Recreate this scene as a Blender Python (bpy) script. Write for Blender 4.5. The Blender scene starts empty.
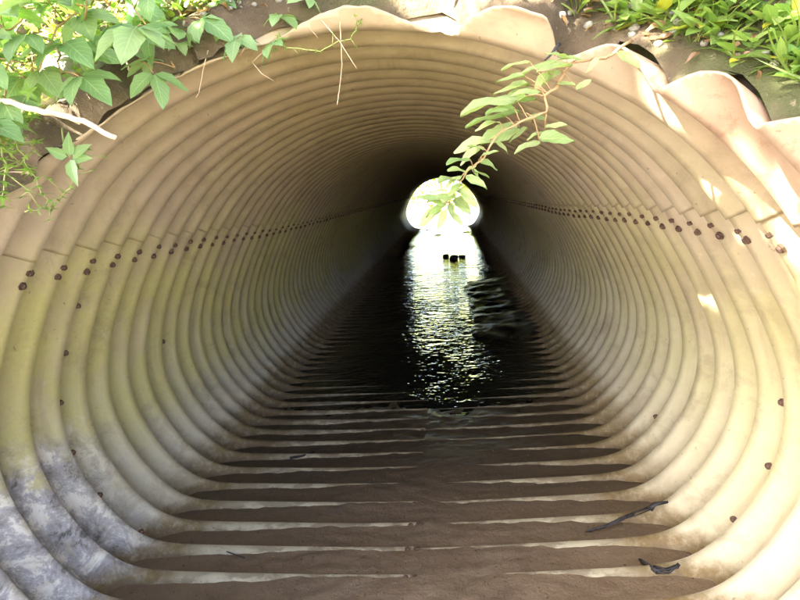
import bpy, bmesh, math, random
import numpy as np
from mathutils import Vector, Matrix, noise

random.seed(7); np.random.seed(7)
S = bpy.context.scene
SUN = Vector((-.60, -.52, .54)).normalized()      # towards the sun
COL = S.collection
PI = math.pi
CAM = Vector((0.2325, 0.0, 1.2135))
YC, PITCH, AMP = 1.725, 0.152, 0.063          # phase, pitch and depth of the corrugation (crest to valley)
LEN = 19.4

# ------------------------------------------------------------------ camera
def cam_axes():
    yaw, pit, r = .0792, .1852, .0695
    cy, sy, cp, sp = math.cos(yaw), math.sin(yaw), math.cos(pit), math.sin(pit)
    fwd = Vector((-sy*cp, cy*cp, -sp)); right = Vector((cy, sy, 0)); up = right.cross(fwd)
    c, s = math.cos(r), math.sin(r)
    R = lambda v: Vector((v.x*c + v.z*s, v.y, -v.x*s + v.z*c))
    return R(right), R(up), R(fwd)
RT, UP, FW = cam_axes()
F = 601.0
cd = bpy.data.cameras.new('camera'); cam = bpy.data.objects.new('camera', cd); COL.objects.link(cam)
cd.sensor_width = 36; cd.lens = 36*F/800; cd.clip_start = .02; cd.clip_end = 400
M = Matrix((RT, UP, -FW)).transposed().to_4x4(); M.translation = CAM
cam.matrix_world = M
S.camera = cam
def at(px, py, y):
    """the point of the place seen at pixel (px, py) of the photograph, y metres along the pipe"""
    d = RT*((px-400)/F) + UP*(-(py-300)/F) + FW
    return CAM + d*((y-CAM.y)/d.y)

# ------------------------------------------------------------------ helpers
def tag(o, label=None, cat=None, group=None, kind=None):
    for k, v in (('label', label), ('category', cat), ('group', group), ('kind', kind)):
        if v: o[k] = v
    return o
def empty(name, loc):
    o = bpy.data.objects.new(name, None); COL.objects.link(o); o.location = loc; o.empty_display_size = .05
    return o
class MB:
    def __init__(s): s.v = []; s.f = []; s.uv = []; s.rn = []; s.mi = []
    def add(s, vs, fs, uv=None, rn=0.5, mi=0):
        b = len(s.v); s.v += [tuple(p) for p in vs]; s.f += [tuple(i+b for i in f) for f in fs]
        s.uv += uv if uv else [(0, 0)]*len(vs); s.rn += [rn]*len(vs); s.mi += [mi]*len(fs)
    def tube(s, pts, r0, r1, n=6, rn=.5, mi=0):
        pts = [Vector(p) for p in pts]; vs = []; fs = []; m = len(pts); ref = Vector((.31, .17, .93))
        for i, p in enumerate(pts):
            t = (pts[min(i+1, m-1)]-pts[max(i-1, 0)]).normalized()
            a = t.cross(ref).normalized(); b = t.cross(a); r = r0+(r1-r0)*i/max(1, m-1)
            for k in range(n):
                w = 2*PI*k/n; vs.append(p+(a*math.cos(w)+b*math.sin(w))*r)
        for i in range(m-1):
            for k in range(n): fs.append((i*n+k, i*n+(k+1) % n, (i+1)*n+(k+1) % n, (i+1)*n+k))
        fs += [tuple(range(n))[::-1], tuple((m-1)*n+k for k in range(n))]
        s.add(vs, fs, rn=rn, mi=mi)
    def leaf(s, base, dirv, nrm, L, W, kind='ovate', fold=.25, droop=.25, rn=None, wav=.0):
        """one leaf blade: folded along its midrib, drooping towards the tip"""
        d = Vector(dirv).normalized(); n = Vector(nrm); n = (n-d*n.dot(d))
        if n.length < 1e-4: n = d.orthogonal()
        n.normalize(); x = d.cross(n); NL = 7; vs = []; fs = []; uv = []
        if rn is None: rn = random.random()
        ph = random.uniform(0, 6)
        for i in range(NL+1):
            t = i/NL
            if kind == 'ovate': w = math.sin(PI*t**.78)**.8*(1-.25*t)
            elif kind == 'pointed': w = (math.sin(PI*t**.62))**1.0*(1-.15*t) if t < 1 else 0
            elif kind == 'broad': w = math.sin(PI*t**.82)**.72*(1-.12*t)
            elif kind == 'round': w = math.sin(PI*min(1, t*.96+.02))**.55
            else: w = math.sin(PI*t**.5)**.7
            if kind in ('ovate', 'pointed', 'round', 'broad') and 0 < i < NL: w *= 1+.07*(1 if i % 2 else -1)
            w *= W*.5
            ang = droop*t*1.6
            c = base + d*(L*t*math.cos(ang*.5)) - n*(L*t*math.sin(ang*.6)) 
            for k, q in enumerate((-1, -.55, 0, .55, 1)):
                z = abs(q)*w*fold*2 + wav*W*math.sin(ph+7*t+3*q)*.3
                vs.append(c + x*(q*w) + n*z); uv.append((t, q*.5+.5))
        for i in range(NL):
            for k in range(4): fs.append((i*5+k, i*5+k+1, (i+1)*5+k+1, (i+1)*5+k))
        s.add(vs, fs, uv, rn)
    def build(s, name, mats, parent=None, smooth=True):
        me = bpy.data.meshes.new(name); me.from_pydata(s.v, [], s.f)
        if not isinstance(mats, (list, tuple)): mats = [mats]
        for m in mats: me.materials.append(m)
        me.polygons.foreach_set('use_smooth', [smooth]*len(me.polygons))
        if len(mats) > 1: me.polygons.foreach_set('material_index', s.mi)
        ul = me.uv_layers.new(name='UVMap')
        li = np.empty(len(me.loops), dtype=np.int32); me.loops.foreach_get('vertex_index', li)
        ul.data.foreach_set('uv', np.array(s.uv, dtype=np.float32)[li].ravel())
        a = me.attributes.new('shade', 'FLOAT', 'POINT'); a.data.foreach_set('value', s.rn)
        me.update()
        o = bpy.data.objects.new(name, me); COL.objects.link(o)
        if parent:
            o.parent = parent; me.transform(Matrix.Translation(-parent.location))
        return o
def fbm(x, y, z=0., o=4, sc=1.):
    return noise.fractal(Vector((x*sc, y*sc, z*sc)), 1.0, 2.0, o)
def sstep(a, b, t):
    t = min(1, max(0, (t-a)/(b-a))); return t*t*(3-2*t)

# ------------------------------------------------------------------ materials
class NT:
    def __init__(s, name):
        s.m = bpy.data.materials.new(name); s.m.use_nodes = True; s.t = s.m.node_tree; s.n = s.t.nodes; s.l = s.t.links
        s.n.clear(); s.out = s.n.new('ShaderNodeOutputMaterial'); s.p = s.n.new('ShaderNodeBsdfPrincipled')
        s.l.new(s.p.outputs[0], s.out.inputs[0]); s.pos = s.n.new('ShaderNodeNewGeometry').outputs['Position']
        s.p.inputs['Specular IOR Level'].default_value = .3
    def lk(s, a, b): s.l.new(a, b)
    def noise(s, sc, det=4, rough=.55, vec=None, dist=0., scale3=None):
        n = s.n.new('ShaderNodeTexNoise'); n.inputs['Scale'].default_value = sc; n.inputs['Detail'].default_value = det
        n.inputs['Roughness'].default_value = rough; n.inputs['Distortion'].default_value = dist
        v = vec or s.pos
        if scale3:
            m = s.n.new('ShaderNodeMapping'); m.inputs['Scale'].default_value = scale3; s.lk(v, m.inputs[0]); v = m.outputs[0]
        s.lk(v, n.inputs['Vector']); return n.outputs['Fac']
    def ramp(s, fac, stops, interp='LINEAR'):
        r = s.n.new('ShaderNodeValToRGB'); r.color_ramp.interpolation = interp
        e = r.color_ramp.elements
        while len(e) < len(stops): e.new(.5)
        for i, (p, c) in enumerate(stops):
            e[i].position = p; e[i].color = (*(c if isinstance(c, tuple) else (c, c, c)), 1)
        s.lk(fac, r.inputs[0]); return r.outputs[0]
    def math(s, op, a, b=None, clamp=False):
        m = s.n.new('ShaderNodeMath'); m.operation = op; m.use_clamp = clamp
        for i, v in enumerate((a, b)):
            if v is None: continue
            if isinstance(v, (int, float)): m.inputs[i].default_value = v
            else: s.lk(v, m.inputs[i])
        return m.outputs[0]
    def mix(s, fac, a, b, mode='MIX'):
        m = s.n.new('ShaderNodeMix'); m.data_type = 'RGBA'; m.blend_type = mode
        for i, v in ((0, fac), (6, a), (7, b)):
            if isinstance(v, (int, float)): m.inputs[i].default_value = v
            elif isinstance(v, tuple): m.inputs[i].default_value = (*v, 1)
            else: s.lk(v, m.inputs[i])
        return m.outputs[2]
    def xyz(s):
        x = s.n.new('ShaderNodeSeparateXYZ'); s.lk(s.pos, x.inputs[0]); return x.outputs
    def mr(s, v, a, b, c=0., d=1.):
        m = s.n.new('ShaderNodeMapRange'); m.interpolation_type = 'SMOOTHSTEP'
        s.lk(v, m.inputs[0])
        for i, q in enumerate((a, b, c, d)): m.inputs[i+1].default_value = q
        return m.outputs[0]
    def bump(s, h, st, dist=.01):
        b = s.n.new('ShaderNodeBump'); b.inputs['Strength'].default_value = st; b.inputs['Distance'].default_value = dist
        s.lk(h, b.inputs['Height']); s.lk(b.outputs[0], s.p.inputs['Normal']); return b
    def col(s, c):
        if isinstance(c, tuple): s.p.inputs['Base Color'].default_value = (*c, 1)
        else: s.lk(c, s.p.inputs['Base Color'])
    def rough(s, r):
        if isinstance(r, (int, float)): s.p.inputs['Roughness'].default_value = r
        else: s.lk(r, s.p.inputs['Roughness'])

def mat_steel():
    t = NT('weathered_steel'); x, y, z = t.xyz()
    big = t.noise(1.6, 5); mid = t.noise(9, 6, .65); fine = t.noise(70, 4, .7)
    streak = t.noise(1., 5, .6, scale3=(6, 22, 1.2))
    tan = t.ramp(mid, [(.25, (.29, .23, .132)), (.55, (.375, .305, .18)), (.8, (.44, .365, .225))])
    tan = t.mix(t.mr(big, .42, .62, 0, .45), tan, (.34, .26, .19))
    pink = t.math('MULTIPLY', t.math('MULTIPLY', t.mr(t.math('ADD', y, t.math('MULTIPLY', big, .25)), 1.62, 1.35), t.mr(z, .9, 1.15)), t.mr(x, -.2, .35, .25, .75))
    tan = t.mix(pink, tan, t.mix(mid, (.33, .205, .135), (.44, .29, .20)))
    tan = t.mix(t.math('MULTIPLY', pink, t.mr(t.noise(19, 8, .75), .52, .64, 0, .75)), tan, (.25, .14, .08))
    # pale bare zinc low on the walls
    zinc = t.ramp(mid, [(.2, (.36, .315, .205)), (.6, (.47, .42, .275)), (.85, (.55, .50, .35))])
    wob = t.math('ADD', z, t.math('MULTIPLY', t.math('SUBTRACT', big, .5), .7))
    col = t.mix(t.mr(wob, .85, .35), tan, zinc)
    # algae film: a broad uneven belt on both side walls, heavier on the left
    al = t.math('MULTIPLY', t.mr(wob, 1.25, .8), t.mr(wob, .12, .45))
    left = t.mr(x, .6, -1.0, .5, 1.0)
    al = t.math('MULTIPLY', t.math('MULTIPLY', al, left), t.mr(t.noise(4.5, 7, .68, scale3=(1, 1, .6)), .30, .60, .25, .85))
    col = t.mix(al, col, t.mix(fine, (.33, .305, .085), (.45, .41, .15)))
    # flaking low on the left wall near the mouth: dark bare metal with pale flakes of coating left
    fl = t.math('MULTIPLY', t.mr(x, -.72, -.95), t.mr(t.math('ADD', z, t.math('MULTIPLY', t.math('SUBTRACT', mid, .5), .35)), .50, .36))
    fl = t.math('MULTIPLY', fl, t.mr(t.math('ADD', y, t.math('MULTIPLY', big, .6)), 2.55, 2.05))
    pat = t.noise(11, 10, .78, dist=.4)
    flk = t.ramp(pat, [(.37, (.09, .09, .06)), (.42, (.23, .21, .18)), (.52, (.40, .375, .33)), (.55, (.62, .58, .45)), (.7, (.68, .64, .52))])
    col = t.mix(t.math('MULTIPLY', fl, t.mr(t.noise(3.4, 8, .7), .36, .46)), col, flk)
    # brown tide mark just above the mud
    tide = t.math('MULTIPLY', t.mr(t.math('ADD', z, t.math('MULTIPLY', t.math('SUBTRACT', t.noise(12, 6, .7), .5), .10)), .075, .02), t.mr(t.math('ABSOLUTE', x), .66, .80))
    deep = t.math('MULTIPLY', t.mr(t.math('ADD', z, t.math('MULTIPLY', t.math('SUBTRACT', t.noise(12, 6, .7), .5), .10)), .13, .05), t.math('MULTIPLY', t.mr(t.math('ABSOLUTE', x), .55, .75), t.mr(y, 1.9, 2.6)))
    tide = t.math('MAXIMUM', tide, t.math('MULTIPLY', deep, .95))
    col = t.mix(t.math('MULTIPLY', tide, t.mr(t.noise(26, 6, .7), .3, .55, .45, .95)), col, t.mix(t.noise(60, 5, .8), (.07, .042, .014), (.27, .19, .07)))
    film = t.math('MULTIPLY', t.mr(z, .035, .004), t.mr(t.noise(16, 8, .75, scale3=(.6, 1.6, 1)), .44, .54))
    col = t.mix(t.math('MULTIPLY', film, .7), col, t.mix(fine, (.12, .085, .05), (.22, .165, .10)))
    blot = t.mr(t.noise(5.5, 9, .78, dist=.5), .50, .66, 0, .42)
    col = t.mix(blot, col, (.20, .155, .085))
    pale = t.mr(t.noise(13, 7, .72), .58, .72, 0, .35)
    col = t.mix(pale, col, (.48, .42, .31))
    # grime lines, specks
    col = t.mix(t.mr(streak, .56, .74, 0, .3), col, (.20, .155, .09))
    sp = t.mr(t.noise(55, 3, .5), .70, .76)
    col = t.mix(t.math('MULTIPLY', sp, .55), col, (.11, .085, .05))
    sp2 = t.mr(t.noise(38, 3, .5, scale3=(1, 1, 1.3)), .69, .75)
    col = t.mix(t.math('MULTIPLY', sp2, .15), col, (.62, .56, .44))
    t.col(col); t.rough(t.mr(mid, .3, .7, .5, .72)); t.p.inputs['Metallic'].default_value = .12
    t.bump(t.math('ADD', t.math('MULTIPLY', fine, .35), mid), .25, .006)
    return t.m
def mat_mud():
    t = NT('silty_mud'); fine = t.noise(60, 6, .7); mid = t.noise(8, 6, .6); x, y, z = t.xyz()
    c = t.ramp(mid, [(.3, (.165, .115, .07)), (.55, (.235, .17, .105)), (.75, (.30, .225, .145))])
    c = t.mix(t.mr(fine, .55, .75, 0, .6), c, (.23, .165, .105))
    c = t.mix(t.mr(t.noise(95, 2, .5), .66, .72, 0, .8), c, (.045, .033, .022))
    c = t.mix(t.mr(t.noise(120, 2, .5, scale3=(1, 1.7, 1)), .68, .73, 0, .7), c, (.36, .27, .17))
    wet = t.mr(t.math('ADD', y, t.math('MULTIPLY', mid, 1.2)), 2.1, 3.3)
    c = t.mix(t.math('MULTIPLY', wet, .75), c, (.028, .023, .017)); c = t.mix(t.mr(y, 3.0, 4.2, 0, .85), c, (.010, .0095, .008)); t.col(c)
    t.rough(t.mr(y, 1.9, 3.2, .62, .3)); t.bump(t.math('ADD', fine, mid), .5, .012); return t.m
def mat_water():
    t = NT('stream_water'); t.col((.012, .016, .014)); t.rough(.03); t.p.inputs['IOR'].default_value = 1.333
    t.p.inputs['Specular IOR Level'].default_value = .5
    a = t.noise(7, 2, .5, scale3=(.8, 1.2, 1), dist=.6); b = t.noise(24, 2, .45, scale3=(.8, 1.1, 1), dist=.5)
    calm = t.mr(t.noise(1.7, 3, .5, scale3=(1.3, .8, 1)), .36, .62, .72, 1.2)
    h = t.math('MULTIPLY', t.math('ADD', t.math('MULTIPLY', a, 1.7), b), calm)
    t.bump(h, 1.0, .0058); return t.m
def mat_soil():
    t = NT('bank_soil'); fine = t.noise(45, 7, .7); mid = t.noise(5, 6, .6)
    c = t.ramp(mid, [(.3, (.06, .045, .025)), (.5, (.13, .095, .055)), (.7, (.22, .17, .105))])
    c = t.mix(t.mr(t.noise(2.4, 5), .5, .62, 0, .8), c, (.07, .085, .025))
    c = t.mix(t.mr(fine, .6, .7, 0, .7), c, (.34, .27, .18)); t.col(c); t.rough(.95)
    t.bump(t.math('ADD', fine, mid), .9, .03); return t.m
def mat_ground():
    t = NT('gravel_ground'); fine = t.noise(28, 7, .7); mid = t.noise(1.2, 5, .6)
    c = t.ramp(fine, [(.3, (.20, .17, .12)), (.5, (.36, .32, .24)), (.7, (.5, .46, .37))])
    x, y, z = t.xyz()
    c = t.mix(t.mr(mid, .52, .64, 0, .7), c, (.13, .15, .05)); c = t.mix(t.mr(y, LEN+.5, LEN+2.5, 0, .85), c, t.mix(fine, (.22, .26, .05), (.42, .42, .13))); t.col(c); t.rough(.9)
    t.bump(fine, .8, .03); return t.m
def mat_rock(name, base, moss):
    t = NT(name); fine = t.noise(40, 7, .7); mid = t.noise(11, 6, .65)
    c = t.ramp(mid, [(.3, tuple(q*.55 for q in base)), (.55, base), (.8, tuple(min(1, q*1.3) for q in base))])
    nz = t.n.new('ShaderNodeNewGeometry'); sx = t.n.new('ShaderNodeSeparateXYZ'); t.lk(nz.outputs['Normal'], sx.inputs[0])
    c = t.mix(t.math('MULTIPLY', t.mr(t.math('ADD', mid, t.math('MULTIPLY', sx.outputs[2], .12)), .52, .62), moss), c, t.mix(fine, (.06, .08, .015), (.20, .20, .05)))
    t.col(c); t.rough(.85); t.bump(t.math('ADD', fine, mid), .6, .012); return t.m
def mat_leaf(name, dark, light, trans=.45, yellow=None):
    t = NT(name); uv = t.n.new('ShaderNodeUVMap'); uv.uv_map = 'UVMap'
    at_ = t.n.new('ShaderNodeAttribute'); at_.attribute_name = 'shade'
    sx = t.n.new('ShaderNodeSeparateXYZ'); t.lk(uv.outputs[0], sx.inputs[0])
    c = t.mix(at_.outputs['Fac'], dark, light)
    if yellow: c = t.mix(t.mr(at_.outputs['Fac'], .90, .97), c, yellow)
    v = t.math('ABSOLUTE', t.math('SUBTRACT', sx.outputs[1], .5))
    rib = t.mr(v, .035, .012)
    vein = t.n.new('ShaderNodeTexWave'); vein.inputs['Scale'].default_value = 1.0; vein.bands_direction = 'X'
    cb = t.n.new('ShaderNodeCombineXYZ'); t.lk(t.math('SUBTRACT', t.math('MULTIPLY', sx.outputs[0], 2.3), t.math('MULTIPLY', v, 1.6)), cb.inputs[0])
    t.lk(cb.outputs[0], vein.inputs[0])
    vv = t.mr(vein.outputs['Fac'], .93, .99, 0, .35)
    c = t.mix(t.math('MAXIMUM', t.math('MULTIPLY', rib, .5), vv), c, tuple(min(1, q*1.7+.02) for q in light))
    c = t.mix(t.mr(t.noise(30, 4, .6), .45, .7, 0, .35), c, tuple(q*.8 for q in dark))
    t.col(c); t.rough(.42); t.p.inputs['Specular IOR Level'].default_value = .5
    tr = t.n.new('ShaderNodeBsdfTranslucent'); t.lk(t.mix(.55, c, tuple(min(1, q) for q in (light[0]*1.5, light[1]*1.7, light[2]*.6))), tr.inputs[0])
    ms = t.n.new('ShaderNodeMixShader'); ms.inputs[0].default_value = trans
    t.lk(t.p.outputs[0], ms.inputs[1]); t.lk(tr.outputs[0], ms.inputs[2]); t.lk(ms.outputs[0], t.out.inputs[0])
    return t.m
def mat_plain(name, a, b, sc=30, rough=.8, bump=.4, metal=0., dist=.004):
    t = NT(name); n = t.noise(sc, 6, .65); t.col(t.ramp(n, [(.3, a), (.7, b)])); t.rough(rough)
    t.p.inputs['Metallic'].default_value = metal; t.bump(n, bump, dist); return t.m

STEEL = mat_steel(); MUD = mat_mud(); WATER = mat_water(); SOIL = mat_soil(); GROUND = mat_ground()
RUST = mat_plain('rusty_bolt', (.045, .024, .016), (.13, .075, .045), 90, .75)
STONE_PALE = mat_rock('pale_stone', (.36, .31, .24), .25); STONE_MOSS = mat_rock('mossy_stone', (.22, .20, .16), .95)
STONE_DARK = mat_rock('wet_stone', (.035, .034, .03), .1)
STONE_GREY = mat_rock('grey_stone', (.27, .26, .22), .45)
BARK = mat_plain('bark', (.10, .07, .045), (.24, .18, .12), 35, .9, .7, 0, .01)
STICK = mat_plain('bare_stick', (.40, .29, .16), (.62, .50, .34), 40, .7)
DRY = mat_plain('dry_root', (.36, .24, .14), (.60, .45, .30), 40, .8)
DARKBARK = mat_plain('sodden_bark', (.012, .011, .011), (.045, .04, .038), 60, .65, .9)
STEM = mat_plain('green_stem', (.16, .20, .05), (.30, .30, .10), 30, .6)
STEMRED = mat_plain('reddish_stem', (.26, .14, .06), (.38, .26, .12), 30, .6)
CREEP = mat_leaf('creeper_leaf', (.14, .26, .085), (.27, .37, .15), .42)
HERB = mat_leaf('herb_leaf', (.09, .19, .035), (.25, .33, .08), .45, (.42, .36, .02))
VINE = mat_leaf('vine_leaf', (.19, .29, .08), (.37, .42, .17), .42)
FINE = mat_leaf('bedstraw_leaf', (.10, .20, .03), (.20, .30, .06), .45)
GRASS = mat_leaf('grass_blade', (.07, .14, .02), (.20, .24, .05), .4)
DEAD = mat_leaf('dead_leaf', (.12, .06, .025), (.30, .18, .08), .25)
TREEL = mat_leaf('shade_tree_leaf', (.025, .05, .012), (.045, .08, .02), .12)

# ------------------------------------------------------------------ the pipe's cross-section
HALF = [(0, 1.585), (.16, 1.574), (.33, 1.538), (.49, 1.475), (.655, 1.385), (.80, 1.262), (.93, 1.094), (1.035, .91), (1.115, .735), (1.16, .57),
        (1.157, .43), (1.115, .295), (1.035, .165), (.95, .075), (.86, .032), (.74, .018), (.55, .011), (.28, .004)]
def catmull(P, n):
    P = np.array(P); m = len(P); out = []
    for i in range(m):
        p0, p1, p2, p3 = P[i-1], P[i], P[(i+1) % m], P[(i+2) % m]
        for k in range(n):
            t = k/n; out.append(.5*((2*p1)+(-p0+p2)*t+(2*p0-5*p1+4*p2-p3)*t*t+(-p0+3*p1-3*p2+p3)*t**3))
    return np.array(out)
full = HALF + [(0, 0)] + [(-x, z) for x, z in HALF[:0:-1]]
SEC = catmull(full, 12)
for _ in range(60): SEC = .5*SEC + .25*(np.roll(SEC, 1, 0)+np.roll(SEC, -1, 0))
seg = np.hypot(*(np.roll(SEC, -1, 0)-SEC).T); cum = np.r_[0, np.cumsum(seg)]; PER = cum[-1]
def sec_at(u):
    """point and outward normal at arc length u (0 = crown, growing to +x, clockwise)"""
    u = u % PER; P2 = np.vstack([SEC, SEC[:1]])
    x = np.interp(u, cum, P2[:, 0]); z = np.interp(u, cum, P2[:, 1])
    return x, z
def sec_n(u):
    e = .01; x0, z0 = sec_at(u-e); x1, z1 = sec_at(u+e); tx, tz = x1-x0, z1-z0; l = math.hypot(tx, tz)
    return -tz/l*1.0, tx/l*1.0
def sec_pn(u):
    x, z = sec_at(u); nx, nz = sec_n(u)
    if nx*x+nz*(z-.6) < 0: nx, nz = -nx, -nz
    return float(x), float(z), nx, nz
CUT = [(-180, -.7), (-125, -.55), (-100, 0), (-75, .60), (-58, 1.0), (-48, 1.22), (-41, 1.39), (-30, 1.42), (-8, 1.42), (1, 1.385), (4, 1.385), (12, 1.43), (16, 1.375),
       (19, 1.345), (22, 1.345), (25, 1.41), (27, 1.39), (29.5, 1.345), (32.5, 1.30), (34.9, 1.265), (36.3, 1.225), (38.2, 1.19), (40.3, 1.14), (42.1, 1.115), (45, 1.05),
       (54, .9), (64, .72), (78, .42), (100, -.2), (125, -.55), (180, -.7)]
CUTA = [a for a, b in CUT]; CUTD = [b for a, b in CUT]
def ang_of(x, z): return math.degrees(math.atan2(x, z-.437))
def ycut(x, z):
    a = ang_of(x, z); return float(np.interp(a, CUTA, CUTD)) + .007*noise.noise(Vector((a*.16, 3.1, 0)))+.003*noise.noise(Vector((a*.9, 1.1, 0)))
def sag(y): return -.040*sstep(2.2, 4.3, y)
def corr(y): return AMP*(.5*(1-math.cos(2*PI*(y-YC)/PITCH)))**.62
def u_for(px, pz):
    i = int(np.argmin((SEC[:, 0]-px)**2+(SEC[:, 1]-pz)**2)); return cum[i]
U_R = u_for(.93, 1.094); U_F = u_for(.045, 0); U_L = u_for(-.93, 1.094)

pipe = empty('culvert_pipe', (0, 1.5, 0))
tag(pipe, 'large corrugated steel culvert pipe running through the bank with rusty bolted seams', 'culvert')
def plate(name, ua, ub, off, n):
    us = np.linspace(ua, ub, n); Y1 = YC-PITCH
    far = [Y1+PITCH*k/10 for k in range(1, int((LEN-Y1)/PITCH*10))]+[LEN]
    NR = int((Y1+.78)/PITCH*14); cols = []
    for u in us:
        x, z, nx, nz = sec_pn(u); y0 = ycut(x, z)
        cols.append((x, z, nx, nz, [max(y0, Y1-PITCH*i/14) for i in range(NR, -1, -1)]+far))
    m = len(cols[0][4]); V = np.empty((m, n, 3)); ys = []
    for j, (x, z, nx, nz, yy) in enumerate(cols):
        yy = np.array(yy); o = AMP*(.5*(1-np.cos(2*PI*(yy-YC)/PITCH)))**.62 + off
        dent = np.array([.006*noise.noise(Vector((x*1.7, q*.8, z*1.7))) for q in yy])
        sg = np.array([sag(q) for q in yy]); o = o+dent
        V[:, j, 0] = x+nx*o; V[:, j, 1] = yy; V[:, j, 2] = z+nz*o+sg
    idx = np.arange(m*n).reshape(m, n)
    Fq = np.stack([idx[:-1, :-1], idx[1:, :-1], idx[1:, 1:], idx[:-1, 1:]], -1).reshape(-1, 4)
    me = bpy.data.meshes.new(name); me.from_pydata(V.reshape(-1, 3).tolist(), [], Fq.tolist())
    bm = bmesh.new(); bm.from_mesh(me); bmesh.ops.remove_doubles(bm, verts=[v for v in bm.verts if v.co.y < Y1], dist=2e-5)
    bmesh.ops.dissolve_degenerate(bm, dist=1e-5, edges=[e for e in bm.edges if e.verts[0].co.y < Y1]); bm.to_mesh(me); bm.free()
    me.materials.append(STEEL); me.polygons.foreach_set('use_smooth', [True]*len(me.polygons)); me.update()
    o = bpy.data.objects.new(name, me); COL.objects.link(o); o.parent = pipe
    me.transform(Matrix.Translation(-pipe.location))
    md = o.modifiers.new('thickness', 'SOLIDIFY'); md.thickness = .005; md.offset = SOL_OFF; md.use_even_offset = False
    return o
SOL_OFF = 1.0
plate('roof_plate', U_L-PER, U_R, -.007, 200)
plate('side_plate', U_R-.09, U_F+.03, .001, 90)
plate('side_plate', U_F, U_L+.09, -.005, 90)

# bolts: domed hex heads on the crests, in pairs across each seam
def bolt_geo(mb, p, n, r=.0085, h=.009):
    n = Vector(n).normalized(); a = n.orthogonal().normalized(); b = n.cross(a); vs = []; fs = []
    r *= random.uniform(.9, 1.12); rot = random.uniform(0, 1)
    rings = [(-.004, 1.35), (.002, 1.35), (.0025, 1.0), (h*.7, 1.0), (h, .72)]
    for dz, k in rings:
        for i in range(6):
            w = rot+PI*i/3; vs.append(p+n*dz+(a*math.cos(w)+b*math.sin(w))*r*k)
    for q in range(len(rings)-1):
        for i in range(6): fs.append((q*6+i, q*6+(i+1) % 6, q*6+6+(i+1) % 6, q*6+6+i))
    fs.append(tuple((len(rings)-1)*6+i for i in range(6)))
    mb.add(vs, fs)
bolts = []
for k in range(-6, 114):
    y = YC+k*PITCH
    for u, du in ((U_R, (.038, .074)), (U_L, (-.038, -.074))):
        for q, dv in enumerate(du):
            uu = u+dv+random.uniform(-.004, .004); x, z, nx, nz = sec_pn(uu); yy = y+(-.008 if q else .002)
            if yy < ycut(x, z)+.03 or y < .9: continue
            li = .006 if u == U_L else 0; bolts.append((Vector((x-nx*li, yy, z-nz*li+sag(y))), Vector((-nx, 0, -nz)), k))
    if 0 <= k < 10:
        for dv in (-.016, .018):
            x, z, nx, nz = sec_pn(U_F+dv); bolts.append((Vector((x+random.uniform(-.004, .004), y-.006, z+sag(y)+.001)), Vector((0, -.15, 1)), k))
for px, py, k in ((71, 307, 1), (59, 355, 1), (59, 405, 1), (74, 452, 1), (103, 495, 1), (144, 525, 1), (171, 343, 6), (785, 403, 0), (773, 469, 0), (740, 524, 0), (693, 563, 0), (644, 410, 5)):
    y = YC+k*PITCH; p = at(px, py, y); u = u_for(p.x, p.z); x, z, nx, nz = sec_pn(u)
    li = .006 if x < 0 else 0; bolts.append((Vector((x-nx*li, y+.012, z-nz*li+sag(y))), Vector((-nx, 0, -nz)), k-3))
bolts.sort(key=lambda b: b[2])
for p, n, k in bolts[:98]:
    mb = MB(); bolt_geo(mb, p, n, (.0075 if n.z > .9 else .0085), .005 if n.z > .9 else .009); mb.build('bolt', RUST, pipe, smooth=False)
mb = MB()
for p, n, k in bolts[98:]: bolt_geo(mb, p, n)
tag(mb.build('bolt', RUST, pipe, smooth=False), kind='stuff')

# ------------------------------------------------------------------ mud and water in the pipe
def grid(name, mat, xs, ys, zf, kind='structure'):
    n, m = len(xs), len(ys)
    V = [(x, y, zf(x, y)) for y in ys for x in xs]
    Fq = [(j*n+i, j*n+i+1, (j+1)*n+i+1, (j+1)*n+i) for j in range(m-1) for i in range(n-1)]
    me = bpy.data.meshes.new(name); me.from_pydata(V, [], Fq); me.materials.append(mat)
    me.polygons.foreach_set('use_smooth', [True]*len(me.polygons)); me.update()
    o = bpy.data.objects.new(name, me); COL.objects.link(o); o['kind'] = kind; return o
def mud_z(x, y):
    z = .0038 + .0070*fbm(x*2.1, y*3.2, 4.7, 4) + .0042*fbm(x*16, y*22, 1.2, 4) - .052*sstep(2.3, 4.5, y)
    z += .006*sstep(.55, .9, abs(x))
    e = .10*fbm(x*1.5, y*1.2, 9.1, 3)
    sh = sstep(.30, .44, x+e)*sstep(4.3, 5.0, y+e*2)*(1-sstep(7.7, 8.3, y+e*3))
    return z + (.047)*sh*(.85+.4*fbm(x*4, y*4, 2., 3))
ysm = list(np.arange(-.7, 1.2, .05))+list(np.arange(1.2, 3.2, .012))+list(np.arange(3.2, 9, .04))+list(np.arange(9, LEN+.2, .2))
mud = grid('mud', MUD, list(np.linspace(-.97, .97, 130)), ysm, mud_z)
WZ = -.0175
water = grid('water', WATER, list(np.linspace(-.985, .985, 9)), [2.1, 3, 5, 8, 12, 16, LEN+.05], lambda x, y: WZ)
pool = grid('water', WATER, list(np.linspace(-2.2, 2.0, 9)), [LEN+.05, 21, 23, 26, 30], lambda x, y: WZ)

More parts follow.
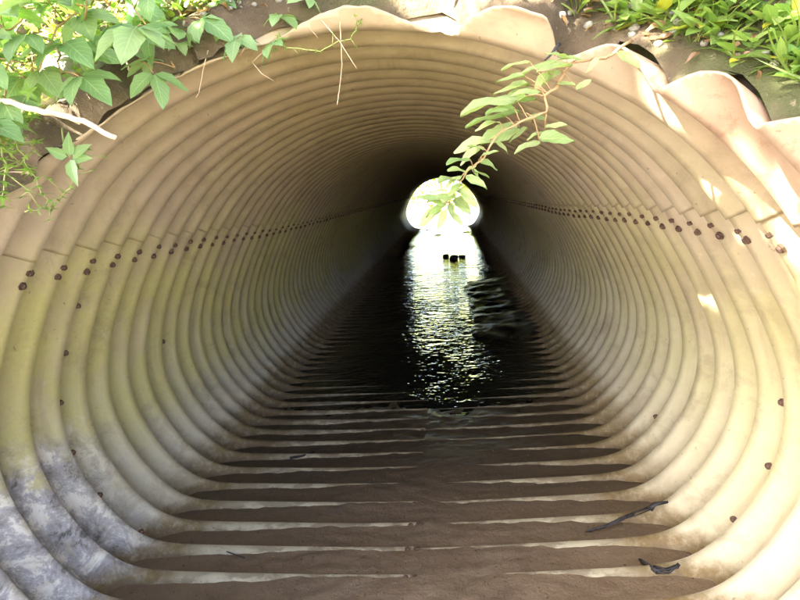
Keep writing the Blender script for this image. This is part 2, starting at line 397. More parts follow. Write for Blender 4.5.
# ------------------------------------------------------------------ ground and embankment
def ground_z(x, y):
    if -1.0 < x < 1.0 and -1 < y < 31: return -.11
    ed = max(0, abs(x)-1.6)
    if y > LEN: return -.11+min(.9, .22*ed)+.10*fbm(x*.6, y*.6, 0, 4)*min(1, ed)+.02*max(0, y-29)
    if y < .4: return -.11+min(1.6, .16*ed)+.10*fbm(x*.6, y*.6, 0, 4)*min(1, ed)
    return -.11
gx = list(np.r_[np.linspace(-90, -8, 14), np.linspace(-7, 7, 57), np.linspace(8, 90, 14)])
gy = list(np.r_[np.linspace(-90, -8, 14), np.linspace(-7, 1, 33), np.linspace(3, 18, 6), np.linspace(LEN+.02, 34, 50), np.linspace(37, 120, 14)])
grid('ground', GROUND, gx, gy, ground_z)
def bank_pt(a, s):
    """the embankment's face: outward s metres from the pipe's rim at angle a (degrees from the crown)"""
    u = None
    th = math.radians(a); x, z = math.sin(th)*1.15, .437+math.cos(th)*1.15
    u = u_for(x, z) if abs(a) < 95 else u_for(x*1.0, max(z, .05)); x, z, nx, nz = sec_pn(u)
    y = ycut(x, z)+.028+max(0, s)*(.55 if s < .5 else .55)+max(0, s-.5)*.35
    nx2, nz2 = nx, nz
    up = .25*s*(1-abs(a)/120)
    over = sstep(-4, -16, a) if a < 0 else 0
    if s < .03: y -= .075*over*(.6+.8*fbm(a*.2, 0, 5, 3)); 
    if s < 0:
        q = (corr(y)+.007)*(1-over)-.005*over
        return Vector((x+nx*q, y, z+nz*q))
    n = fbm(x*2+nx*s*2, y*1.3, z*2+nz*s*2, 4)
    return Vector((x+nx2*(.067+s)+.0, y+.05*n*min(1, s*6), z+nz2*(.067+s)+up+.10*n*min(1, s*4)*s**.5))
rows = [-.03, 0, .02, .045, .08, .12, .17, .23, .3, .38, .47, .58, .7, .85, 1.05, 1.3, 1.7, 2.3, 3.2, 4.5]
angs = np.linspace(-118, 118, 190)
V = [tuple(bank_pt(a, s)) for s in rows for a in angs]
V += [(x, 18.9, min(z, 2.3)) for (x, y, z) in V[-len(angs):]]
n_ = len(angs); Fq = [(j*n_+i, j*n_+i+1, (j+1)*n_+i+1, (j+1)*n_+i) for j in range(len(rows)) for i in range(n_-1)]
me = bpy.data.meshes.new('embankment'); me.from_pydata(V, [], Fq); me.materials.append(SOIL)
me.polygons.foreach_set('use_smooth', [True]*len(me.polygons)); me.update()
emb = bpy.data.objects.new('embankment', me); COL.objects.link(emb); emb['kind'] = 'structure'

# ------------------------------------------------------------------ stones
def stone(name, p, sx, sy, sz, mat, label, group=None, seed=0, tilt=0):
    import bmesh
    bm = bmesh.new(); bmesh.ops.create_icosphere(bm, subdivisions=4, radius=1)
    for v in bm.verts:
        d = v.co.normalized()
        k = 1+.20*noise.noise(d*1.3+Vector((seed*3.1, 0, 0)))+.10*noise.noise(d*3+Vector((0, seed*2.3, 0)))+.035*noise.noise(d*8+Vector((0, 0, seed)))
        q = d*k; m_ = max(abs(q.x), abs(q.y), abs(q.z)); q = q*(1-(.28 if mat is not STONE_DARK else .05)*(m_-.7)); q.z *= 1+(.5*noise.noise(d*2.2+Vector((seed, 1, 4))) if mat is STONE_DARK else 0)
        v.co = Vector((q.x*sx, q.y*sy, q.z*sz))
    me = bpy.data.meshes.new(name); bm.to_mesh(me); bm.free(); me.materials.append(mat)
    me.polygons.foreach_set('use_smooth', [True]*len(me.polygons))
    o = bpy.data.objects.new(name, me); COL.objects.link(o); o.location = p; o.rotation_euler = (tilt*.3, tilt, seed*1.7)
    return tag(o, label, 'stone', group)
stone('stone', at(470, -2, 1.62), .125, .09, .045, STONE_PALE, 'pale flat stone lying on top of the pipe at the crown of the mouth', seed=1)
stone('stone', at(412, 11, 1.60), .06, .05, .028, STONE_MOSS, 'small moss covered stone beside the pale flat stone at the crown', seed=4)
stone('stone', at(778, 84, 1.28), .085, .09, .07, STONE_MOSS, 'mossy boulder above the right rim between the broad leaves', seed=2)
stone('stone', at(700, 38, 1.40), .05, .05, .035, STONE_PALE, 'small sunlit stone in the soil above the right rim', seed=6)
stone('stone', at(668, 52, 1.38), .03, .03, .024, STONE_MOSS, 'egg sized mossy stone in the notch of the right rim', seed=8)
stone('stone', at(82, 66, 1.52), .16, .10, .045, STONE_GREY, 'long grey green stone under the creeper on the left bank', seed=3, tilt=.35)
stone('stone', at(56, 96, 1.47), .10, .06, .03, STONE_PALE, 'buff slab of stone above the bare stick on the left bank', seed=5, tilt=.4)
stone('stone', at(760, 10, 1.7), .10, .10, .08, STONE_MOSS, 'dark mossy stone at the back of the right bank', seed=9)
for i, (px, py, w, h) in enumerate(((446, 257, .060, .040), (454, 259, .085, .055), (462, 257, .065, .030))):
    p = at(px, py, 1); d = p-CAM; p = CAM+d*((WZ-CAM.z)/d.z)
    stone('stone', p+Vector((0, 0, h*.3)), w, w*.9, h, STONE_DARK, ['dark stone at the left end of the small heap in the stream', 'dark squat stone, tallest of the small heap in the water beyond mid pipe', 'low dark stone at the right end of the small heap in the stream'][i], 'stones standing in the stream', seed=20+i)
for i, (px, py, w, h) in enumerate(((438, 235, .10, .014), (467, 232, .12, .012), (427, 230, .06, .012))):
    p = at(px, py, 1); d = p-CAM; p = CAM+d*((WZ-CAM.z)/d.z)
    stone('stone', p+Vector((0, 0, h*.25)), w, w*.8, h, STONE_DARK, ['flat dark stone lying in the bright water at the far opening', 'rounded dark stone near the right edge of the bright far water', 'small dark stone near the left edge of the bright far water'][i], 'stones standing in the stream', seed=30+i)

# ------------------------------------------------------------------ plants
def rv(a=1.): return Vector((random.uniform(-a, a), random.uniform(-a, a), random.uniform(-a, a)))
def bez(p0, p1, p2, n=9, wob=0.):
    out = []
    for i in range(n+1):
        t = i/n; q = p0*(1-t)**2+p1*2*t*(1-t)+p2*t*t
        out.append(q+(rv(wob) if 0 < i < n else Vector()))
    return out
def palm_leaf(lf, st, node, d, n, size, cnt=5):
    """a compound creeper leaf: a stalk that ends in five pointed leaflets"""
    d = d.normalized(); n = (n-d*n.dot(d)).normalized(); x = d.cross(n)
    tip = node+d*size*.9+n*size*.12
    st.tube(bez(node, node+d*size*.5+n*size*.2, tip, 4), .0016, .0011, 5)
    rn = random.random()
    for i in range(cnt):
        w = math.radians((i-(cnt-1)/2)*(52 if cnt == 5 else 62)); k = 1-.16*abs(i-(cnt-1)/2)
        dd = d*math.cos(w)+x*math.sin(w)
        lf.leaf(tip+dd*size*.06, dd-n*random.uniform(.05, .4), n+rv(.25), size*k*random.uniform(.9, 1.1), size*.56*k, 'broad', .11, random.uniform(.1, .5), min(1, max(0, rn+random.uniform(-.15, .15))), .12)
UPV = Vector((-.1, -.45, 1)).normalized()
def creeper(base, tips, label, size=.105, leaves=None):
    o = empty('creeper', base); st = MB(); lf = MB()
    for tip in tips:
        pts = bez(base, (base+tip)/2+Vector((0, -.02, .07)), tip, 8, .006); st.tube(pts, .0032, .0018, 6)
        for i in range(2, 9, 2):
            if random.random() < .12: continue
            d = (tip-base).normalized()*.4+Vector((random.uniform(-1, 1), random.uniform(-.9, .1), random.uniform(-.3, .5)))
            palm_leaf(lf, st, pts[i], d, UPV+rv(.45), size*random.uniform(.75, 1.15), random.choice((5, 5, 3)))
    st.build('stem', STEMRED, o); lf.build('foliage', CREEP, o)
    return tag(o, label, 'vine', 'five leaved creepers on the left bank')
# explicit leaves where the photograph shows them, plus stems that reach them
L_ = at
creeper(L_(95, 15, 1.45), [L_(40, 70, 1.22), L_(10, 30, 1.25)], 'creeper with big pale leaflets in the upper left corner of the bank')
creeper(L_(110, 5, 1.5), [L_(150, 30, 1.3), L_(85, 20, 1.25)], 'creeper with broad glossy leaflets next to the long grey stone')
creeper(L_(165, 8, 1.55), [L_(195, 42, 1.42), L_(140, 60, 1.35)], 'creeper trailing leaflets over the rim left of the small dark hole', .08)
creeper(L_(60, 55, 1.42), [L_(30, 82, 1.3), L_(62, 74, 1.28)], 'creeper hanging low over the buff slab and bare stick', .095)
creeper(L_(225, 5, 1.6), [L_(250, 38, 1.46), L_(285, 42, 1.44)], 'creeper with small leaves at the crown beside the dry rootlets', .062)
creeper(L_(15, 60, 1.4), [L_(5, 130, 1.2), L_(-30, 90, 1.1)], 'creeper cut off by the frame at the far left', .105)
creeper(L_(330, 2, 1.6), [L_(352, 14, 1.45), L_(318, 8, 1.45)], 'creeper with one star shaped leaf at the top of the crown', .06)

creeper(L_(120, 40, 1.5), [L_(175, 68, 1.40), L_(110, 62, 1.38)], 'creeper spilling leaflets over the soil right of the long grey stone', .07)
creeper(L_(35, 5, 1.5), [L_(70, 45, 1.32), L_(5, 30, 1.3)], 'creeper crossing behind the biggest pale leaflets in the corner', .095)
creeper(L_(190, -5, 1.6), [L_(215, 30, 1.46), L_(160, 30, 1.45)], 'creeper with pointed leaflets above the forked rootlet', .07)
def herb(base, h, lean, nleaf, size, label, kind='ovate', mat=HERB, group='broad leaved herbs on the right bank', name='herb'):
    o = empty(name, base); st = MB(); lf = MB()
    tip = base+Vector((lean.x, lean.y, 0))*h+Vector((0, 0, h)); mid = (base+tip)/2+rv(.02)+Vector((0, 0, .02))
    pts = bez(base, mid, tip, 10, .003); st.tube(pts, .003, .0014, 6)
    g = random.uniform(0, 6)
    for i in range(nleaf):
        t = .22+.78*i/max(1, nleaf-1); p = pts[min(10, int(t*10))]; g += 2.4
        d = Vector((math.cos(g), math.sin(g)-.25, random.uniform(-.15, .4))); pet = p+d.normalized()*size*random.uniform(.3, .6)+Vector((0, 0, .01))
        st.tube([p, (p+pet)/2+Vector((0, 0, .004)), pet], .0011, .0009, 5)
        lf.leaf(pet, d+Vector((0, 0, -.25)), Vector((0, -.3, 1))+rv(.4), size*random.uniform(.7, 1.2), size*random.uniform(.5, .68), kind, .14, random.uniform(.05, .45), None, .15)
    st.build('stem', STEM, o); lf.build('foliage', mat, o)
    return tag(o, label, 'plant', group)
def on_bank(a, s): return bank_pt(a, s)
right_herbs = [((560, 22, 1.50), .09, 7, .045, 'low herb over the crack at the top of the right rim'),
    ((600, 8, 1.55), .10, 8, .05, 'herb with small leaves behind the first hump of the right rim'),
    ((640, 30, 1.42), .09, 8, .052, 'herb hanging a blue green leaf in front of the first hump'),
    ((660, 8, 1.55), .12, 9, .05, 'upright herb behind the notch of the right rim'),
    ((700, 20, 1.50), .11, 9, .055, 'herb beside the small sunlit stone'),
    ((722, 55, 1.32), .10, 8, .06, 'herb with spreading leaves above the second hump of the right rim'),
    ((735, 10, 1.50), .12, 9, .06, 'tall herb with a yellow leaf at the right'),
    ((760, 50, 1.38), .10, 8, .055, 'herb growing in front of the mossy boulder'),
    ((790, 30, 1.42), .12, 9, .06, 'herb at the right edge above the mossy boulder'),
    ((795, 95, 1.22), .06, 6, .055, 'herb with pale drooping leaves below the mossy boulder'),
    ((690, 62, 1.32), .06, 6, .045, 'small herb filling the notch of the right rim'),
    ((770, -5, 1.7), .14, 10, .06, 'herb at the back of the right bank'),
    ((620, -8, 1.75), .12, 9, .05, 'herb on the skyline behind the first hump'),
    ((690, -10, 1.75), .14, 10, .055, 'herb on the skyline behind the small sunlit stone'),
    ((820, 70, 1.25), .1, 8, .06, 'herb leaning in from beyond the right edge')]
for (px, py, y), h, n, sz, lab in right_herbs:
    herb(at(px, py, y), h, Vector((random.uniform(-.4, .3), random.uniform(-.7, -.1), 0)), n+3, sz*1.2, lab)
left_herbs = [((30, 20, 1.6), .12, 9, .05, 'young herb behind the big creeper leaflets'), ((75, -5, 1.75), .12, 9, .05, 'herb at the back of the left bank'),
    ((180, 12, 1.62), .08, 8, .035, 'leafy herb where the left bank meets the crown'), ((215, 20, 1.55), .06, 7, .03, 'small bright herb on the soil left of the crown'),
    ((135, -8, 1.8), .12, 9, .045, 'herb on the skyline of the left bank'), ((250, 4, 1.62), .06, 7, .03, 'small herb among dry litter at the crown'), ((300, 3, 1.6), .05, 7, .028, 'tiny herb at the crown beside the star shaped leaf')]
for (px, py, y), h, n, sz, lab in left_herbs:
    herb(at(px, py, y), h, Vector((random.uniform(-.4, .4), random.uniform(-.6, 0), 0)), n+2, sz*1.15, lab, group='herbs on the left bank')

# fine leaved bedstraw hanging at the left
def bedstraw(pts, label, size=.022):
    o = empty('bedstraw', pts[0]); st = MB(); lf = MB(); P = []
    for i in range(len(pts)-1):
        for k in range(5): P.append(pts[i].lerp(pts[i+1], k/5)+rv(.003))
    P.append(pts[-1]); st.tube(P, .0018, .0009, 5)
    for i in range(1, len(P)):
        t = (P[i]-P[i-1]).normalized(); a = t.orthogonal().normalized(); b = t.cross(a); g = random.uniform(0, 6)
        for k in range(5):
            w = g+k*2*PI/5; d = a*math.cos(w)+b*math.sin(w)+t*.5
            lf.leaf(P[i], d, t, size*random.uniform(.7, 1.2), size*.28, 'strap', .1, .2, None)
        if i % 3 == 0:
            e = P[i]+(a*math.cos(g)+b*math.sin(g)+t*.4)*size*2.2; st.tube([P[i], e], .0010, .0007, 5)
            for k in range(5):
                w = k*2*PI/5; lf.leaf(e, a*math.cos(w)+b*math.sin(w)+t*.3, t, size*.9, size*.26, 'strap', .1, .2, None)
    st.build('stem', STEM, o); lf.build('foliage', FINE, o)
    return tag(o, label, 'plant', 'fine leaved bedstraw at the left rim')
bedstraw([L_(2, 95, 1.2), L_(12, 135, 1.15), L_(30, 170, 1.15), L_(52, 208, 1.17)], 'long bedstraw stem trailing down in front of the left wall')
bedstraw([L_(52, 208, 1.18), L_(72, 182, 1.2), L_(88, 150, 1.22)], 'bedstraw stem bending up to a few broader leaves', .018)
bedstraw([L_(-5, 120, 1.1), L_(5, 165, 1.08), L_(3, 205, 1.08)], 'bedstraw clump at the left edge of the frame', .026)
bedstraw([L_(8, 110, 1.2), L_(20, 120, 1.17), L_(10, 150, 1.15)], 'bedstraw knot just under the bare stick', .024)
bedstraw([L_(25, 212, 1.14), L_(52, 206, 1.17)], 'short bedstraw stem running level at the tip of the longest one', .018)
bedstraw([L_(278, 33, 1.40), L_(285, 48, 1.38), L_(320, 50, 1.38), L_(350, 38, 1.38), L_(362, 18, 1.40)], 'thin looping vine with tiny leaves across the crown', .010)
o = empty('seedling', L_(70, 165, 1.2)); st = MB(); lf = MB()
c0 = L_(70, 158, 1.2); st.tube(bez(L_(62, 128, 1.24), L_(62, 145, 1.2), c0, 5), .0016, .0012, 5)
for px, py, sz in ((68, 138, .042), (45, 148, .04), (73, 172, .052), (92, 142, .045), (92, 158, .04)):
    e = L_(px, py, 1.19); lf.leaf(c0+(e-c0)*.12, e-c0, Vector((0, -1, .5))+rv(.4), sz*1.15, sz*.6, 'pointed', .12, .1)
st.build('stem', STEM, o); lf.build('foliage', CREEP, o)
tag(o, 'single five leaved sprig hanging below the tip of the bare stick', 'plant')

# hanging branch in the middle of the mouth
o = empty('hanging_vine', at(622, 60, 1.30)); st = MB(); lf = MB()
main = [at(632, 40, 1.33), at(606, 58, 1.28), at(572, 62, 1.24), at(556, 88, 1.20), at(545, 95, 1.18), at(547, 112, 1.17), at(520, 122, 1.16), at(497, 135, 1.15), at(484, 158, 1.14), at(468, 170, 1.13), at(458, 186, 1.13), at(450, 202, 1.12)]
mm = []
for i in range(len(main)-1):
    for k in range(4): mm.append(main[i].lerp(main[i+1], k/4)+rv(.0015))
mm.append(main[-1]); st.tube(mm, .0032, .0013, 6)
# (leaf base px, leaf tip px, width px, depth, kind, blade turned towards the viewer 0..1)
LV = [((540, 66), (522, 56), 9), ((530, 62), (502, 63), 8), ((556, 62), (518, 68), 10), ((582, 60), (560, 54), 9), ((590, 60), (612, 56), 10), ((572, 66), (540, 62), 8),
      ((548, 72), (534, 88), 17), ((560, 70), (538, 82), 15), ((525, 76), (496, 76), 9), ((530, 84), (494, 86), 8), ((530, 88), (503, 94), 9), ((516, 100), (463, 101), 10), ((540, 92), (512, 90), 11),
      ((536, 100), (508, 97), 10), ((576, 90), (590, 78), 14), ((582, 94), (615, 84), 20), ((580, 92), (562, 96), 8), ((538, 106), (515, 108), 14), ((505, 116), (466, 118), 7), ((520, 112), (490, 113), 9),
      ((548, 114), (528, 106), 9), ((546, 118), (524, 116), 9), ((518, 128), (484, 136), 16), ((528, 128), (508, 138), 10), ((512, 124), (500, 132), 8), ((545, 128), (566, 121), 9), ((544, 132), (527, 136), 9),
      ((538, 138), (574, 136), 19), ((540, 142), (516, 146), 12), ((522, 140), (504, 140), 9), ((490, 140), (454, 145), 12), ((480, 146), (460, 160), 14), ((484, 150), (470, 142), 12), ((482, 156), (497, 148), 9),
      ((478, 160), (499, 166), 12), ((476, 166), (462, 172), 12), ((472, 168), (480, 178), 10), ((466, 172), (450, 166), 12), ((466, 176), (486, 184), 13), ((460, 180), (440, 176), 12), ((462, 184), (446, 194), 13),
      ((456, 190), (474, 196), 12), ((452, 196), (436, 206), 17), ((454, 198), (470, 210), 14), ((450, 202), (452, 216), 10), ((460, 188), (478, 206), 14), ((446, 190), (432, 190), 9),
      ((514, 108), (488, 107), 8), ((500, 122), (476, 124), 9), ((526, 96), (500, 104), 9), ((556, 84), (574, 80), 9), ((494, 140), (510, 150), 10), ((470, 160), (448, 158), 10), ((462, 176), (444, 184), 9), ((456, 196), (428, 196), 11), ((446, 204), (426, 212), 10), ((474, 172), (490, 174), 9), ((444, 205), (420, 192), 12), ((441, 209), (418, 222), 13), ((447, 210), (436, 228), 11), ((450, 212), (464, 224), 11), ((566, 58), (548, 48), 8), ((618, 52), (640, 62), 14), ((636, 46), (660, 44), 12), ((600, 58), (585, 70), 11)]
for (bx, by), (tx, ty), w in LV:
    if by < 150 and random.random() < .16: continue
    y = float(np.interp(bx, [440, 640], [1.11, 1.29]))+random.uniform(-.03, .02)
    b = at(bx, by, y); t = at(tx, ty, y-random.uniform(-.01, .035)); L = (t-b).length*1.04
    near = min(mm, key=lambda q: (q-b).length); st.tube([near, (near+b)/2+Vector((0, 0, .003)), b], .0010, .0008, 5)
    flat = min(1, max(0, (w-8)/12)); nrm = UPV*(1.15-.75*flat)+Vector((-.1, -1, .15))*flat*.9+rv(.12)
    lf.leaf(b, t-b, nrm, L, L*random.uniform(.42, .56), 'ovate' if random.random() < .7 else 'round', .12, .25, None, .3)
st.build('stem', STEMRED, o); lf.build('foliage', VINE, o)
tag(o, 'leafy vine hanging from the right rim across the far opening', 'vine')

# bare stick and dry rootlets
def strand(name, pts, r0, r1, mat, label, cat, group=None):
    P = []
    for i in range(len(pts)-1):
        for k in range(4): P.append(pts[i].lerp(pts[i+1], k/4)+rv(r0*.35))
    P.append(pts[-1]); mb = MB(); mb.tube(P, r0, r1, 7); ob = mb.build(name, mat); return tag(ob, label, cat, group)
strand('stick', [L_(-4, 98, 1.2), L_(28, 108, 1.10), L_(60, 114, 1.06), L_(90, 124, 1.04), L_(116, 138, 1.03)], .0062, .0045, STICK, 'bare pale stick poking out in front of the left wall', 'stick')
strand('root', [L_(455, 0, 1.5), L_(560, 44, 1.36), L_(545, 60, 1.34)][1:], .004, .002, DARKBARK, 'short dark root curling over the right rim above the hanging vine', 'root')
RG = 'dry rootlets hanging at the crown'
for pts, lab in (([(208, 50), (203, 70), (199, 92), (196, 98)], 'pale forked rootlet hanging by the dark hole left of the crown'), ([(249, 40), (240, 56)], 'shortest straight rootlet left of the crown'),
    ([(274, 42), (252, 62), (262, 74), (274, 81)], 'hooked rootlet left of the looping vine'), ([(320, 18), (340, 42), (357, 69)], 'slanting rootlet crossing the looping vine'),
    ([(339, 10), (341, 40), (342, 66), (339, 92), (337, 105)], 'longest rootlet hanging straight down from the crown'), ([(305, 22), (318, 38)], 'stub of rootlet under the litter at the crown')):
    strand('rootlet', [L_(px, py, 1.40+random.uniform(-.03, .01)) for px, py in pts], .0012, .0007, DRY, lab, 'root', RG)

# grass, litter and ground cover that nobody could count
lf = MB()
for _ in range(2600):
    a = random.uniform(-75, 75); s = abs(random.gauss(.0, .3))+.02
    if -12 < a < 30 and s < .12 and random.random() < .75: continue
    if fbm(a*.06, s*3, 2.2, 2) < -.22: continue
    p = bank_pt(a, s)
    for k in range(random.choice((3, 4, 5))):
        d = Vector((random.uniform(-1, 1), random.uniform(-1, .6), random.uniform(.1, 1.1))); q = p+d.normalized()*random.uniform(.01, .035)
        lf.leaf(q, d+Vector((0, 0, -.3)), Vector((0, -.4, 1))+rv(.5), random.uniform(.018, .045)*(1.35 if a > 22 else 1), random.uniform(.012, .024)*(1.4 if a > 22 else 1), 'ovate', .12, .2)
tag(lf.build('ground_cover', HERB), 'low green ground cover spread over the bank above the pipe', 'ground cover', kind='stuff')
lf = MB()
for _ in range(620):
    a = random.choice((random.uniform(-75, -8), random.uniform(25, 75))); s = abs(random.gauss(0, .3))+.02; p = bank_pt(a, s)
    for k in range(3):
        d = Vector((random.uniform(-.8, .8), random.uniform(-.9, .2), random.uniform(.2, 1.)))
        lf.leaf(p, d, rv(1), random.uniform(.06, .16), .005, 'strap', .1, random.uniform(.3, 1.3))
tag(lf.build('grass', GRASS), 'thin grass growing between the leaves on the bank', 'grass', kind='stuff')
lf = MB()
for _ in range(520):
    a = random.gauss(5, 32); s = abs(random.gauss(0, .16))+.004; p = bank_pt(a, s)+Vector((0, -.006, .008))
    lf.leaf(p, Vector((random.uniform(-1, 1), random.uniform(-.5, .5), random.uniform(-.4, .3))), Vector((0, -.6, 1))+rv(.6), random.uniform(.012, .04), random.uniform(.008, .018), 'ovate', .2, .3, None, .4)
tag(lf.build('leaf_litter', DEAD), 'brown dead leaf litter caught along the rim of the pipe', 'leaf litter', kind='stuff')

pb = MB()
for _ in range(900):
    a = random.uniform(-70, 70); s_ = abs(random.gauss(0, .3))+.01; p = bank_pt(a, s_); r = random.uniform(.004, .013); sd_ = random.uniform(0, 99); vs = []
    for i in range(5):
        for k in range(7):
            w = PI*i/4; g = 2*PI*k/7; d = Vector((math.sin(w)*math.cos(g), math.sin(w)*math.sin(g), math.cos(w)*.75)); vs.append(p+d*r*(1+.35*noise.noise(d*1.5+Vector((sd_, 0, 0)))))
    pb.add(vs, [(i*7+k, (i+1)*7+k, (i+1)*7+(k+1) % 7, i*7+(k+1) % 7) for i in range(4) for k in range(7)])
tag(pb.build('pebbles', STONE_GREY), 'loose pebbles in the soil of the bank', 'pebbles', kind='stuff')

# debris on the floor
def floor_pt(px, py, z=0.):
    d = at(px, py, 1)-CAM; return CAM+d*((z-CAM.z)/d.z)
mb = MB()
P = [floor_pt(586, 531, .012), floor_pt(606, 527, .022), floor_pt(622, 520, .03), floor_pt(634, 514, .05), floor_pt(650, 509, .065)]
for i in range(9):
    a0 = random.randint(0, 1); b0 = random.randint(3, 5); mb.tube([q+Vector((random.uniform(-.004, .004), random.uniform(-.009, .009)*(.4+.25*k), random.uniform(-.003, .006))) for k, q in enumerate(P)][a0:b0], random.uniform(.0015, .004), random.uniform(.0015, .0055), 5)
mb.tube([P[4], floor_pt(655, 504, .085), floor_pt(668, 502, .09)], .011, .004, 7)
tag(mb.build('bark_strip', DARKBARK), 'black strip of sodden bark stranded low on the right wall', 'driftwood')
mb = MB(); Q = [floor_pt(640, 561, .02), floor_pt(655, 570, .022), floor_pt(668, 571, .035), floor_pt(678, 565, .055)]
for i in range(8):
    mb.tube([q+Vector((random.uniform(-.005, .005), random.uniform(-.012, .012), random.uniform(-.004, .006))) for q in Q][random.randint(0, 1):random.randint(3, 4)], random.uniform(.002, .005), random.uniform(.002, .006), 5)
tag(mb.build('bark_strip', DARKBARK), 'short dark lump of sodden bark beside a bolt near the bottom right', 'driftwood')
mb = MB(); mb.tube([floor_pt(205, 547, .008), floor_pt(225, 551, .010), floor_pt(245, 558, .006)], .0028, .0016, 6)
tag(mb.build('twig', DARKBARK), 'thin dark twig lying on the mud by the left wall', 'twig')
mb = MB(); mb.tube([floor_pt(290, 458, .006), floor_pt(302, 456, .010), floor_pt(315, 452, .008)], .006, .004, 6)
tag(mb.build('twig', DARKBARK), 'stubby wet twig lying on a ridge left of the middle of the floor', 'twig')
lf = MB()
for _ in range(260):
    x = random.uniform(-.8, .8); y = random.uniform(1.5, 3.0)
    lf.leaf(Vector((x, y, mud_z(x, y)+.004)), Vector((random.uniform(-1, 1), random.uniform(-1, 1), .05)), Vector((0, 0, 1))+rv(.2), random.uniform(.006, .018), random.uniform(.003, .008), 'ovate', .15, .1)
tag(lf.build('litter_crumbs', DEAD), 'crumbs of dead leaf scattered over the mud floor', 'leaf litter', kind='stuff')

# ------------------------------------------------------------------ trees
def tree(name, base, h, cr, ctr, nclump, nleaf, ls, label, mat=TREEL, group=None, flat=1.):
    o = empty(name, base); tr = MB(); cw = MB()
    top = Vector(ctr); pts = bez(Vector(base), Vector((base[0], base[1], top.z*.75)), top, 10, .04*h*.2); r = h*.02
    tr.tube(pts, r, r*.35, 9)
    for c in range(nclump):
        g = random.uniform(0, 2*PI); w = random.uniform(-.75, .9); k = random.random()**.45
        q = top+Vector((math.cos(g)*math.sqrt(1-w*w)*cr*k, math.sin(g)*math.sqrt(1-w*w)*cr*k, w*cr*k*flat))
        s0 = pts[random.randint(5, 10)]; tr.tube(bez(s0, (s0+q)/2+Vector((0, 0, .1*cr)), q, 5, .02*cr), r*.3, r*.06, 5)
        cs = cr*random.uniform(.16, .3); sh = random.random()
        for _ in range(nleaf):
            p = q+Vector((random.gauss(0, cs*.6), random.gauss(0, cs*.6), random.gauss(0, cs*.4)))
            cw.leaf(p, rv(1), Vector((0, 0, 1))+rv(.8), ls*random.uniform(.6, 1.3), ls*.6, 'ovate', .1, .2, min(1, max(0, sh+random.uniform(-.3, .3))))
    tr.build('trunk', BARK, o); cw.build('crown', mat, o)
    return tag(o, label, 'tree', group)
# unseen tree added to shade the mouth; clumps follow sun rays, gaps leave flecks
o = empty('tree', (-4.4, -2.6, -.1)); tr = MB(); cw = MB()
hub = Vector((-2.9, -1.95, 3.3)); pts = bez(Vector((-4.4, -2.6, -.1)), Vector((-4.5, -2.5, 2.6)), hub, 12, .03); tr.tube(pts, .11, .04, 10)
fp = floor_pt(592, 583, .0); gaps = [(fp, .19), (at(690, 232, 1.95), .045), (at(740, 125, 1.2), .035), (at(790, 190, 1.15), .045), (at(768, 150, 1.18), .025), (at(625, 55, 1.32), .05), (at(455, 20, 1.45), .1),
        (at(50, 40, 1.42), .2), (at(150, 35, 1.5), .12), (at(230, 20, 1.55), .12), (at(690, 20, 1.6), .13), (at(770, 30, 1.55), .13), (at(560, 15, 1.5), .11), (at(520, 95, 1.17), .035), (at(650, 75, 1.28), .07), (at(690, 112, 1.26), .06), (at(722, 152, 1.22), .065), (at(752, 195, 1.2), .055)]
def clump(q0, sig, ls, n):
    q = q0+SUN*random.uniform(3.3, 4.9)
    tr.tube(bez(hub, (hub+q)/2+Vector((0, 0, .15)), q, 5, .02), .012, .003, 5); sh = random.random()
    for _ in range(n):
        p = q+Vector((random.gauss(0, sig), random.gauss(0, sig), random.gauss(0, sig*.8)))
        if any(((p-g)-SUN*(p-g).dot(SUN)).length < r for g, r in gaps): continue
        cw.leaf(p, rv(1), Vector((0, 0, 1))+rv(.8), ls*random.uniform(.6, 1.3), ls*.62, 'ovate', .1, .2, min(1, max(0, sh+random.uniform(-.3, .3))))
for c in range(130): clump(Vector((random.uniform(-1.0, 1.25), random.uniform(.6, 3.0), random.uniform(-.1, .98))), .11, .09, 26)
for c in range(90): clump(Vector((random.uniform(.8, 1.2), random.uniform(1.3, 2.4), random.uniform(.1, .95))), .10, .085, 26)
for c in range(260): clump(Vector((random.uniform(.7, 1.3), random.uniform(-.9, 2.4), random.uniform(-.1, 1.0))), .11, .09, 24)
for c in range(170): clump(Vector((random.uniform(-.1, 1.1), random.uniform(1.1, 3.1), random.uniform(0, .35))), .10, .085, 28)
for c in range(170): clump(Vector((random.uniform(-.5, 1.0), random.uniform(.9, 2.3), random.uniform(0, .2))), .10, .08, 26)
for c in range(100): clump(Vector((random.uniform(.3, 1.25), random.uniform(.8, 2.2), random.uniform(.95, 1.5))), .11, .09, 26)
for c in range(330): clump(Vector((random.uniform(-2.2, 2.6), random.uniform(-4., .9), random.uniform(-.1, .3))), .2, .15, 16)
tr.build('trunk', BARK, o); cw.build('crown', TREEL, o)
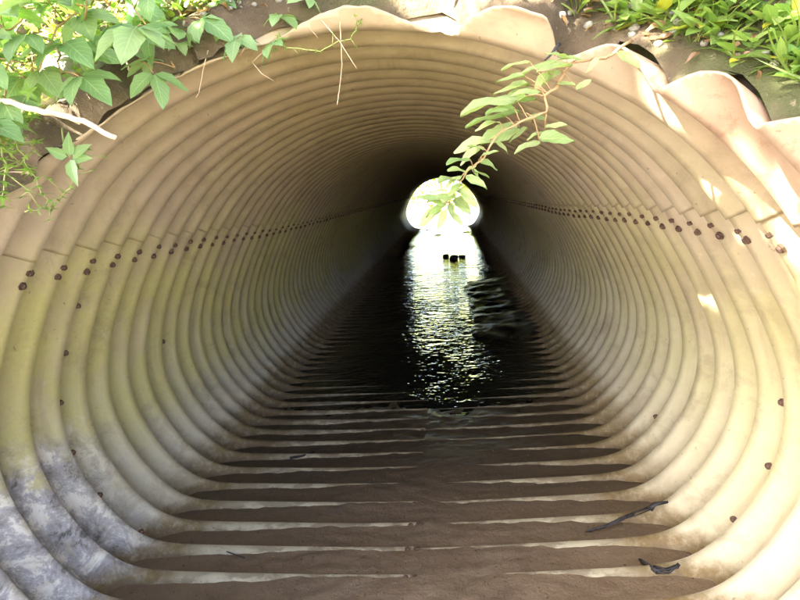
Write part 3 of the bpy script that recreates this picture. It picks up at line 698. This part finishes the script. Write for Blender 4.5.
tag(o, 'unseen tree added to shade the mouth of the culvert from the left', 'tree')
SH = mat_leaf('sunlit_shrub_leaf', (.15, .20, .025), (.28, .30, .04), .4)
tree('shrub', (-3.2, 27, 0), 4, 2.6, (-3.0, 27, 2.6), 60, 45, .22, 'bright leafy shrub seen through the far opening, left side', SH, 'shrubs beyond the far opening')
tree('shrub', (2.9, 29, 0), 4, 2.6, (2.8, 29, 2.6), 60, 45, .22, 'bright leafy shrub seen through the far opening, right side', SH, 'shrubs beyond the far opening')
tree('shrub', (-.2, 35, .2), 5, 3.6, (-.2, 35, 2.8), 80, 45, .28, 'bright leafy shrub at the back beyond the far opening', SH, 'shrubs beyond the far opening')

# ------------------------------------------------------------------ light
sd = bpy.data.lights.new('sun', 'SUN'); sd.energy = 3.6; sd.angle = math.radians(.55); sd.color = (1, .95, .86)
so = bpy.data.objects.new('sun', sd); COL.objects.link(so); so.rotation_euler = SUN.to_track_quat('Z', 'Y').to_euler(); so.location = (-6, -4, 9)
w = bpy.data.worlds.new('World'); S.world = w; w.use_nodes = True; nt = w.node_tree; nt.nodes.clear()
wo = nt.nodes.new('ShaderNodeOutputWorld'); bg = nt.nodes.new('ShaderNodeBackground'); sky = nt.nodes.new('ShaderNodeTexSky')
sky.sky_type = 'NISHITA'; sky.sun_disc = False; sky.sun_elevation = math.asin(SUN.z); sky.sun_rotation = math.atan2(SUN.x, SUN.y)
sky.air_density = .06; sky.dust_density = .5; sky.ozone_density = 0; bg.inputs[1].default_value = .15
nt.links.new(sky.outputs[0], bg.inputs[0]); nt.links.new(bg.outputs[0], wo.inputs[0])
S.view_settings.view_transform = 'Standard'; S.view_settings.look = 'None'; S.view_settings.gamma = 1; S.view_settings.exposure = 5.75
S.view_settings.use_curve_mapping = False
S.render.engine = 'CYCLES'; c = S.cycles
c.max_bounces = 14; c.diffuse_bounces = 9; c.glossy_bounces = 6; c.transmission_bounces = 4; c.use_denoising = True
c.sample_clamp_indirect = 6; c.caustics_reflective = False; c.caustics_refractive = False
